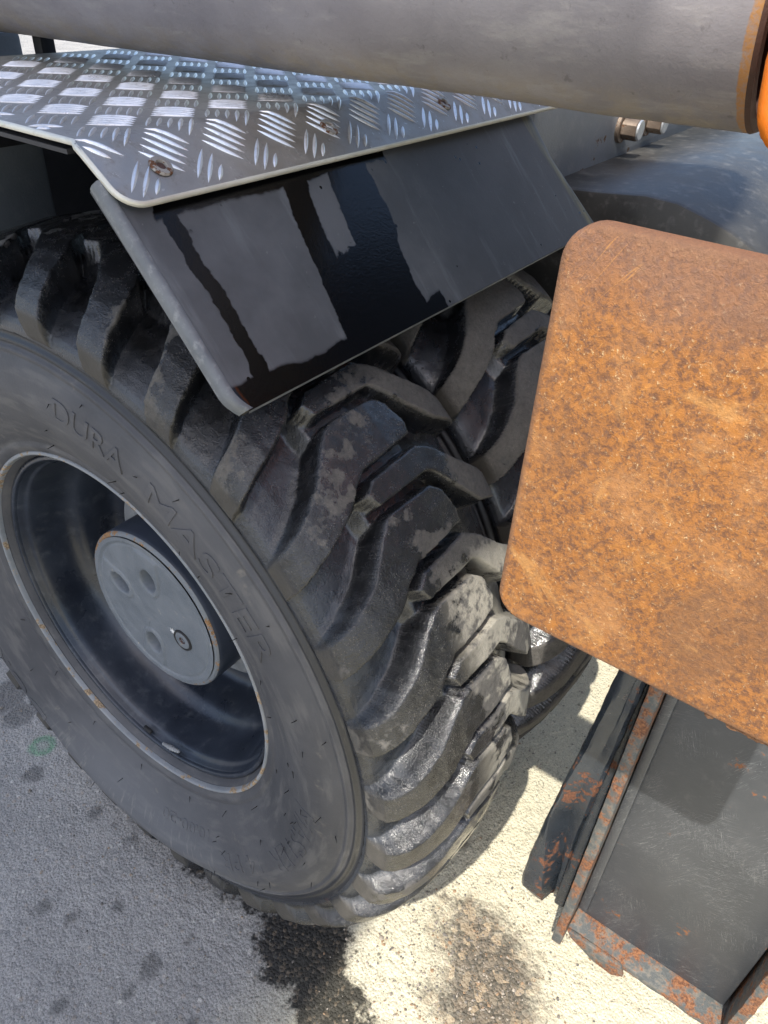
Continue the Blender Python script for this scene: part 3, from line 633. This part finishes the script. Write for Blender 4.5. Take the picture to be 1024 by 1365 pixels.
# sheet: grid in (x, w) with a turned-down left edge, a fold and a crushed right wing
def fender_sheet():
    n, mm = 140, 40; V, F = [], []
    xs = np.linspace(-.052, .760, n); t = .004
    for lay in (0, -t):
        for i, x in enumerate(xs):
            for j in range(mm):
                w = .011 + (.2125 - .011) * j / (mm - 1)
                fold = .604 + max(0, w - .10) * .36
                px, h = x, 0.0
                wr = .764 - (w - .056) / .157 * .062 if w > .056 else .764
                if x > fold:
                    u = (x - fold) / (.760 - fold); L0 = 1; L = (wr - fold)
                    px = fold + L * u; h = -.05 * u * u - .045 * u + .006 * math.sin(u * 9)
                if x < -.040: # rolled edge
                    u = (-.040 - x) / .012; h = -.010 * u * u; px = -.040 - .007 * u
                h += .0012 * math.sin(x * 9 + w * 14)
                # the lower corners are rounded
                if w > .19 and x < -.025: px += (w - .19) ** 2 * 18 * (1 - (x + .052) / .027)
                p = fpt(px, w, h + lay); V.append(p)
    for l in range(2):
        for i in range(n - 1):
            for j in range(mm - 1):
                a = l * n * mm + i * mm + j; f = (a, a + mm, a + mm + 1, a + 1); F.append(f if l else f[::-1])
    def S(i, j, l): return l * n * mm + i * mm + j
    for i in range(n - 1):
        F.append((S(i, mm - 1, 0), S(i + 1, mm - 1, 0), S(i + 1, mm - 1, 1), S(i, mm - 1, 1))); F.append((S(i, 0, 0), S(i, 0, 1), S(i + 1, 0, 1), S(i + 1, 0, 0)))
    for j in range(mm - 1):
        F.append((S(0, j, 0), S(0, j + 1, 0), S(0, j + 1, 1), S(0, j, 1))); F.append((S(n - 1, j, 0), S(n - 1, j, 1), S(n - 1, j + 1, 1), S(n - 1, j + 1, 0)))
    return mesh_obj('mudguard', V, F, FENDER, EX, True, 50)
mg = fender_sheet()
# worn bright lower edge strip
EDGE = mat_paint('scuffed_edge', (.09, .10, .11), (.14, .15, .16), .45, dust=.5, dustc=(.3, .3, .3), sc=3)
eb = bmesh.new()
for a, b in ((0, 1),):
    pass
V, F = [], []
for i in range(100):
    w = .011 + .2005 * i / 99; xo = -.0475 + (max(0, w - .19) ** 2) * 18
    for dx, dh in ((-.0012, -.011), (-.0022, -.0055), (-.0002, .0002), (.0045, .0014), (.0060, .0010)): V.append(fpt(xo + dx, w, dh + .0008))
for i in range(99):
    for j in range(4): a = i * 5 + j; F.append((a, a + 5, a + 6, a + 1))
mesh_obj('mudguard_edge', V, F, EDGE, mg, True)
V, F = [], []
for i in range(160):
    x = -.038 + (.672 + .038) * i / 159; w = .2132
    h = 0.0012 * math.sin(x * 9 + w * 14)
    if x > .644: h = -.05 * ((x - .644) / .1) ** 2 - .02 * (x - .644) / .03
    V += [fpt(x, w - .0005, h + .0006), fpt(x, w + .0008, h - .001), fpt(x, w + .0006, h - .0050)]
for i in range(159):
    for j in range(2): a = i * 3 + j; F.append((a, a + 3, a + 4, a + 1))
mesh_obj('lower_edge', V, F, EDGE, mg, True)
# upper deck and rear slope of the mudguard, an arch over both tyres
arch = [(-.135, .6370), (.330, .6370), (.560, .46), (.640, .24), (.644, .24), (.566, .466), (.334, .6405), (-.135, .6405)]
bm_obj('mudguard_arch', prism_bm(arch, 0, -.040, .700), BLK, EX)
bm_obj('chassis_side', box_bm((.705, -.13, -.05), (.73, .75, .60), .004), BLK, EX)
# battery box and post behind the deck, seen in the gap under the tube
bm_obj('battery_box', box_bm((.10, .50, .30), (.335, .75, .655), .008), FRAME, EX)
bm_obj('deck_post', box_bm((.297, .395, .60), (.319, .415, .70), .002), BLK, EX)
# ------------------------------------------------------------------ tread plate step
PZ0, PB = .649, -.152; SA = math.radians(35.0)
def fold_pt(x, w, h=0.0):
    """w: distance from the bend, positive toward the rear, negative down the sloping lip"""
    rb = .006
    if w >= rb: return Vector((x, PB + w, PZ0 + h))
    if w <= -rb:
        return Vector((x, PB + w * math.cos(SA) - h * math.sin(SA), PZ0 + w * math.sin(SA) + h * math.cos(SA)))
    t = (w + rb) / (2 * rb); a = SA * (1 - t)
    base = Vector((x, PB + w * (math.cos(SA) * (1 - t) + t), PZ0 + min(w, 0) * math.sin(SA) - .0009 * math.sin(t * math.pi)))
    return base + Vector((0, -math.sin(a), math.cos(a))) * h
WL = -.0640; XL = -.044; XR = .70; WB = .455
def plate():
    ws = list(np.linspace(WL, -.006, 22)) + list(np.linspace(-.005, .006, 8)) + list(np.linspace(.012, WB, 26))
    xs = np.r_[np.linspace(0, .03, 12), np.linspace(.04, XR - XL, 60)]
    n, mm = len(xs), len(ws); V, F = [], []; T = .0042
    for lay in (0, -T):
        for dx in xs:
            for w in ws:
                x0 = XL + (.004 if w > 0 else 0)
                rr_ = .020
                q_ = max(0, (WL + rr_) - w)
                cut = rr_ - math.sqrt(max(rr_ * rr_ - q_ * q_, 0)) if q_ > 0 else 0
                x = x0 + cut * max(0, 1 - dx / .06) + dx
                V.append(fold_pt(x, w, lay))
    def S(i, j, l): return l * n * mm + i * mm + j
    for l in (0, 1):
        for i in range(n - 1):
            for j in range(mm - 1):
                f = (S(i, j, l), S(i + 1, j, l), S(i + 1, j + 1, l), S(i, j + 1, l)); F.append(f if l == 0 else f[::-1])
    for i in range(n - 1):
        F.append((S(i, 0, 0), S(i, 0, 1), S(i + 1, 0, 1), S(i + 1, 0, 0))); F.append((S(i, mm - 1, 0), S(i + 1, mm - 1, 0), S(i + 1, mm - 1, 1), S(i, mm - 1, 1)))
    for j in range(mm - 1):
        F.append((S(0, j, 0), S(0, j + 1, 0), S(0, j + 1, 1), S(0, j, 1))); F.append((S(n - 1, j, 0), S(n - 1, j, 1), S(n - 1, j + 1, 1), S(n - 1, j + 1, 0)))
    return mesh_obj('tread_plate', V, F, ALU, EX, True, 50)
tp = plate()
def bars():
    V, F = [], []; c = .047
    U2 = np.array([.7071, -.7071]); V2 = np.array([.7071, .7071])
    org = np.array([.0275, -.038 - PB])      # a group centre in (x, w)
    def add(cx, cw, d, L, W, H):
        p = np.array([-d[1], d[0]]); b = len(V); ns = 12
        rows = []
        for i in range(ns + 1):
            t = -1 + 2 * i / ns; ww = W * (1 - abs(t) ** 2.2) + 1e-5; hh = H * (1 - abs(t) ** 2.5)
            row = []
            for s, k in ((-1, 0), (-.45, .85), (0, 1.0), (.45, .85), (1, 0)):
                q = np.array([cx, cw]) + d * (t * L) + p * (s * ww)
                row.append(fold_pt(q[0], q[1], hh * k - .0001)); 
            V.extend(row)
        for i in range(ns):
            for j in range(4): a = b + i * 5 + j; F.append((a, a + 5, a + 6, a + 1))
    for i in range(-24, 25):
        for j in range(-24, 25):
            g0 = org + U2 * (i * c) + V2 * (j * c)
            if not (XL - .03 < g0[0] < XR and WL - .03 < g0[1] < WB - .01): continue
            A = (i + j) % 2 == 0
            d, o_ = (U2, V2) if A else (V2, U2)
            for k in range(-2, 3):
                q = g0 + o_ * (k * .0088)
                ends = [q + d * .020, q - d * .020]
                lo = min(e[1] for e in ends)
                if lo < WL + .003:
                    # bars cut by the sheared edge keep the part that fits
                    if q[1] < WL + .006: continue
                    L = max(.004, min(.0195, (q[1] - WL - .004) * 1.35))
                else: L = .0195
                xl = XL + (.004 if q[1] > 0 else 0) + .003 + max(0, WL + .02 - q[1]) * .9
                if q[0] - xl < .003: continue
                L = min(L, (q[0] - xl) * 1.35)
                if q[0] + L > XR: continue
                if q[1] + L * .75 > WB - .004: continue
                add(q[0], q[1], d, L, .0022, .0020)
    return mesh_obj('raised_bars', V, F, BARM, tp, True)
BARM = mat_paint('worn_bright_aluminium', (.74, .75, .76), (.88, .88, .88), .34, metal=.85, dust=.5, dustc=(.36, .33, .29), sc=2.5)
bars()
# cut edge of the plate
BRIGHT = mat_paint('cut_aluminium_edge', (.55, .54, .48), (.66, .65, .58), .45, metal=.3, dust=.4, dustc=(.4, .36, .28), sc=3)
V, F = [], []
path = []
for w in np.linspace(WB, WL + .020, 60): path.append((XL + (.004 if w > 0 else 0), w))
for k in range(1, 9): a = k / 8 * math.pi / 2; path.append((XL + .020 - .020 * math.cos(a), WL + .020 - .020 * math.sin(a)))
for x in np.linspace(XL + .03, XR, 60): path.append((x, WL))
for i, (x, w) in enumerate(path):
    p0 = path[max(i - 1, 0)]; p1 = path[min(i + 1, len(path) - 1)]; d = np.array([p1[0] - p0[0], p1[1] - p0[1]]); d /= np.linalg.norm(d); o_ = np.array([d[1], -d[0]]) * -1
    o_ = -o_ if (o_[0] > .5 or o_[1] > .5) else o_
    for k, h in ((-.0012, .0004), (.0010, -.0002), (.0014, -.0038), (.0, -.0046)): V.append(fold_pt(x + o_[0] * k, w + o_[1] * k, h))
for i in range(len(path) - 1):
    for j in range(3): a = i * 4 + j; F.append((a, a + 1, a + 5, a + 4))
mesh_obj('plate_edge', V, F, BRIGHT, tp, True)
# countersunk screws in the sloping lip
for k, (sx, sw) in enumerate(((.010, -.036), (.224, -.030), (.437, -.027), (.62, -.03))):
    base = fold_pt(sx, sw, .0004); ang = SA
    s = lathe('screw', [(-.0012, .0002), (-.0010, .0038), (.0016, .0042), (.0024, .0050), (.0022, .0088), (.0004, .0100)], 24, SCREWM, tp, 40)
    s.rotation_euler = Vector((0, -math.sin(ang), math.cos(ang))).to_track_quat('X', 'Z').to_euler(); s.location = base
    s2 = lathe('screw_socket', [(.0004, .0002), (.0004, .0040)], 6, BROWN, tp, 40); s2.rotation_euler = s.rotation_euler; s2.location = base
# ------------------------------------------------------------------ big steel tube above the step
A0 = Vector((.282, -.552, .7715)); A1 = Vector((.205, 1.10, .7560)); RT = .097
dv_ = (A1 - A0); Lt = dv_.length
def tube_lathe(name, prof, mat, parent, n=160):
    o = lathe(name, prof, n, mat, parent, 40); o.location = A0; o.rotation_euler = dv_.to_track_quat('X', 'Z').to_euler(); return o
# the dents and sag of the wall are real: noise on the radius
vs_, fs = [], []; nA, nL = 160, 90
for i in range(nL):
    t = Lt * i / (nL - 1)
    for k in range(nA):
        a = 2 * math.pi * k / nA; vs_.append((t, a))
T_ = np.array(vs_); rr_ = RT + .0012 * vnoise(T_[:, 0] * 9, np.cos(T_[:, 1]) * 1.6, np.sin(T_[:, 1]) * 1.6, 31) + .0003 * vnoise(T_[:, 0] * 40, np.cos(T_[:, 1]) * 6, np.sin(T_[:, 1]) * 6, 32)
VV = [(T_[i, 0], -rr_[i] * math.sin(T_[i, 1]), rr_[i] * math.cos(T_[i, 1])) for i in range(len(T_))]
for i in range(nL - 1):
    for k in range(nA): a, b = i * nA + k, i * nA + (k + 1) % nA; fs.append((a, a + nA, b + nA, b))
q_ = dv_.to_track_quat('X', 'Z').to_matrix()
tube = mesh_obj('steel_tube', [A0 + q_ @ Vector(v) for v in VV], fs, TUBE, EX, True)
te = tube_lathe('tube_end', [(.0, RT + .0005), (-.0035, RT - .001), (-.004, RT - .010), (.002, RT - .012), (.030, RT - .013), (.031, .0005)], BROWN, tube)
# ------------------------------------------------------------------ orange bodywork corner
oc = [(-.586, .680), (-.5735, .696), (-.569, .73), (-.5695, .80), (-.571, .95), (-.572, 1.05), (-.95, 1.05), (-.95, .655), (-.64, .664)]
bm_obj('orange_body_panel', prism_bm(oc, 0, .165, .40, .012, 3), ORNG, EX, True, 40)
# ------------------------------------------------------------------ frame bar with bolts behind the mudguard
fr = bm_obj('frame_bar', prism_bm([(-.150, .470), (-.150, .600), (-.085, .600), (-.085, .440), (-.135, .462)], 0, .735, 2.0, .004), FRAME, EX)
bm_obj('frame_weld', box_bm((.735, -.157, .4665), (2.0, -.148, .478), .003), FRAME, fr)
def bolt(x, z):
    b = bmesh.new(); bmesh.ops.create_cone(b, segments=6, radius1=.020, radius2=.020, depth=.030, cap_ends=True); bevel_bm(b, .002, 1)
    o = bm_obj('frame_bolt', b, BOLT, fr, True, 30); o.location = (x, -.172, z); o.rotation_euler = (math.pi / 2, 0, 0)
    b = bmesh.new(); bmesh.ops.create_cone(b, segments=24, radius1=.026, radius2=.026, depth=.008, cap_ends=True); bevel_bm(b, .001, 1)
    w = bm_obj('bolt_washer', b, BOLT, fr, True, 30); w.location = (x, -.1535, z); w.rotation_euler = (math.pi / 2, 0, 0)
    b = bmesh.new(); bmesh.ops.create_cone(b, segments=24, radius1=.0178, radius2=.0160, depth=.003, cap_ends=True)
    c_ = bm_obj('bolt_face', b, ZINC, fr, True, 30); c_.location = (x, -.1885, z); c_.rotation_euler = (math.pi / 2, 0, 0)
bolt(1.10, .532); bolt(1.235, .528)
# glossy black cover with a hump
hp = [(.45, .35), (.20, .455), (-.05, .472), (-.248, .488), (-.320, .496), (-.370, .494), (-.420, .481), (-.460, .468), (-.50, .450), (-.62, .375), (-.75, .30), (-.75, .27), (-.62, .30), (-.50, .30), (.45, .25)]
hb = prism_bm(hp, 0, .80, 2.3, .008, 2); bm_obj('black_cover', hb, GLOSS, EX, True, 40)
bm_obj('axle_housing', box_bm((.78, -.22, -.22), (1.6, .30, .28), .03, 3), BLK, EX)
# ------------------------------------------------------------------ rusty plate
PX = -.050
def rr_outline(y0, y1, z0, z1, r, n=8):
    P = []
    for cx, cz, a0 in ((y1 - r, z1 - r, 0), (y0 + r, z1 - r, 90), (y0 + r, z0 + r, 180), (y1 - r, z0 + r, 270)):
        for k in range(n + 1): a = math.radians(a0 + 90 * k / n); P.append((cx + r * math.cos(a), cz + r * math.sin(a)))
    return P
rb = prism_bm(rr_outline(-.800, -.5505, .4150, .6755, .020), 0, PX, PX + .016, .0040, 3)
pad = bm_obj('rusty_plate', rb, RUST, EX, True, 45)
# scabs of rust hanging on the lower edge
sb = bmesh.new()
for (yy_, l_) in ((-.698, .007), (-.7115, .009), (-.7170, .006), (-.724, .010), (-.731, .007)):
    r1 = bmesh.ops.create_icosphere(sb, subdivisions=2, radius=.0042)
    for v in r1['verts']:
        n_ = 1 + .35 * math.sin(v.co.x * 900 + yy_ * 50) * math.cos(v.co.y * 800); v.co = Vector((v.co.x * 1.4 * n_ + PX + .007, v.co.y * n_ * 1.2 + yy_, v.co.z * n_ * l_ / .009 + .4145))
bm_obj('rust_scab', sb, RUST, pad, True, 60)
bm_obj('plate_carrier', box_bm((PX + .0165, -.79, .47), (.245, -.70, .62), .006), BLK, EX)
# ------------------------------------------------------------------ outrigger leg: two flanges, recessed scratched panel, toe
leg = bm_obj('outrigger_leg', box_bm((.232, -.866, -.352), (.330, -.655, .42), .003), PANEL, EX)
def wavy_bar(name, lo, hi, mat, parent, amp=.0012, n=60, ax=2):
    """a long bar whose flame-cut edges are slightly uneven"""
    bm = box_bm(lo, hi)
    L = hi[ax] - lo[ax]
    es = [e for e in bm.edges if abs((e.verts[0].co - e.verts[1].co)[ax]) > L * .9]
    bmesh.ops.subdivide_edges(bm, edges=es, cuts=n, use_grid_fill=True)
    bevel_bm(bm, .0018, 2)
    for v in bm.verts:
        t = v.co[ax] * 60
        n1_ = float(vnoise(np.array(t * .9), np.array(0.0), np.array(0.0), 51)); n2_ = float(vnoise(np.array(t * 2.7), np.array(0.5), np.array(0.0), 52))
        v.co.x += amp * (.7 * n1_ + .5 * n2_); v.co.y += amp * .45 * n2_
    return bm_obj(name, bm, mat, parent, True, 40)
wavy_bar('leg_flange', (.196, -.6505, -.408), (.330, -.6360, .40), FLR, leg)
wavy_bar('leg_flange', (.196, -.8860, -.375), (.330, -.8710, .40), FLR, leg)
wavy_bar('leg_foot', (.200, -.872, -.366), (.331, -.6515, -.3525), FLR, leg, .0014, 40, 1)
bm_obj('inner_weld', box_bm((.226, -.6650, -.340), (.236, -.6515, .40), .003), PANEL, leg)
# torn plate scab at the foot
tb = prism_bm([(-.652, -.352), (-.700, -.350), (-.735, -.352), (-.742, -.372), (-.728, -.386), (-.700, -.384), (-.676, -.372), (-.660, -.364)], 0, .1935, .1995, .001)
bm_obj('foot_gusset', tb, FLR, leg)
# ------------------------------------------------------------------ flattened link beside the leg
def link_bar():
    # cross-sections down the bar: (z, y-left, y-ridge, y-right, x-front, x-back)
    S_ = [(.36, -.612, -.622, -.632, .200, .245), (.165, -.600, -.612, -.631, .200, .245), (.03, -.590, -.600, -.627, .200, .245), (-.045, -.583, -.589, -.624, .200, .245), (-.126, -.576, -.579, -.621, .200, .248),
          (-.19, -.571, -.583, -.619, .201, .252), (-.235, -.568, -.589, -.620, .203, .256), (-.28, -.565, -.594, -.621, .206, .260), (-.33, -.563, -.598, -.622, .209, .262), (-.355, -.564, -.600, -.622, .213, .262), (-.374, -.570, -.602, -.618, .222, .256)]
    Z2 = np.linspace(S_[0][0], S_[-1][0], 70); A = np.array(S_)[::-1]
    V, F = [], []; per = 18
    for z in Z2:
        yl, yr, yR, xf, xb = [np.interp(z, A[:, 0], A[:, i]) for i in range(1, 6)]
        dent = .003 + .020 / (1 + math.exp((z + .10) / .03))
        ring = [(xf + .012, yl), (xf + .004, yl - .002), (xf + .001, yl - .006), (xf, (yl + yr) / 2 - .002), (xf, yr), (xf + dent, (yr * .6 + yR * .4)), (xf + dent * 1.3, (yr + yR) / 2), (xf + dent, yR + .010), (xf + dent * .9, yR + .004), (xf + dent + .004, yR), (xf + .016, yR), ((xf + xb) / 2, yR), (xb - .008, yR), (xb, yR + .008), (xb, (yl + yR) / 2), (xb, yl - .008), (xb - .008, yl), ((xf + xb) / 2, yl)]
        for p in ring:
            n_ = .0007 * math.sin(z * 90 + p[1] * 300) + .0005 * math.sin(z * 210 + p[0] * 500)
            V.append((p[0] + n_, p[1] + n_ * .6, z))
    for i in range(len(Z2) - 1):
        for k in range(per): a, b = i * per + k, i * per + (k + 1) % per; F.append((a, b, b + per, a + per))
    F.append(tuple(range((len(Z2) - 1) * per, len(Z2) * per))); F.append(tuple(range(per))[::-1])
    return mesh_obj('link_bar', V, F, LINK, EX, True, 28)
lb = link_bar()
bm_obj('link_backing', box_bm((.222, -.6335, -.36), (.262, -.618, .36), .003), LINK, lb)
# ------------------------------------------------------------------ unseen slab added overhead, shaped to shade the step, the sidewall and the ground
bb = box_bm((-1.45, 0, 0), (1.45, 1.2, .40), .03, 2)
mt = Matrix.Translation((-1.95, -.735, 2.70)) @ Matrix.Rotation(math.atan(.03), 4, 'Z')
bmesh.ops.transform(bb, matrix=mt, verts=bb.verts)
bm_obj('shade_slab', bb, FRAME, EX, True, 40)
# undercarriage, and an unseen dark body added for the wet mudguard to mirror
bm_obj('dark_reflected_body', prism_bm([(-1.35, .50), (-1.35, 2.2), (-1.6, 2.4), (-4.2, 2.4), (-4.2, .45), (-1.6, .45)], 0, .55, 3.6, .04, 3), BLK, EX, True, 40)
bm_obj('chassis_beam', prism_bm([(-1.0, -.10), (-1.0, .30), (-4.2, .42), (-4.2, -.15)], 0, .75, 1.7, .02, 2), BLK, EX, True, 40)
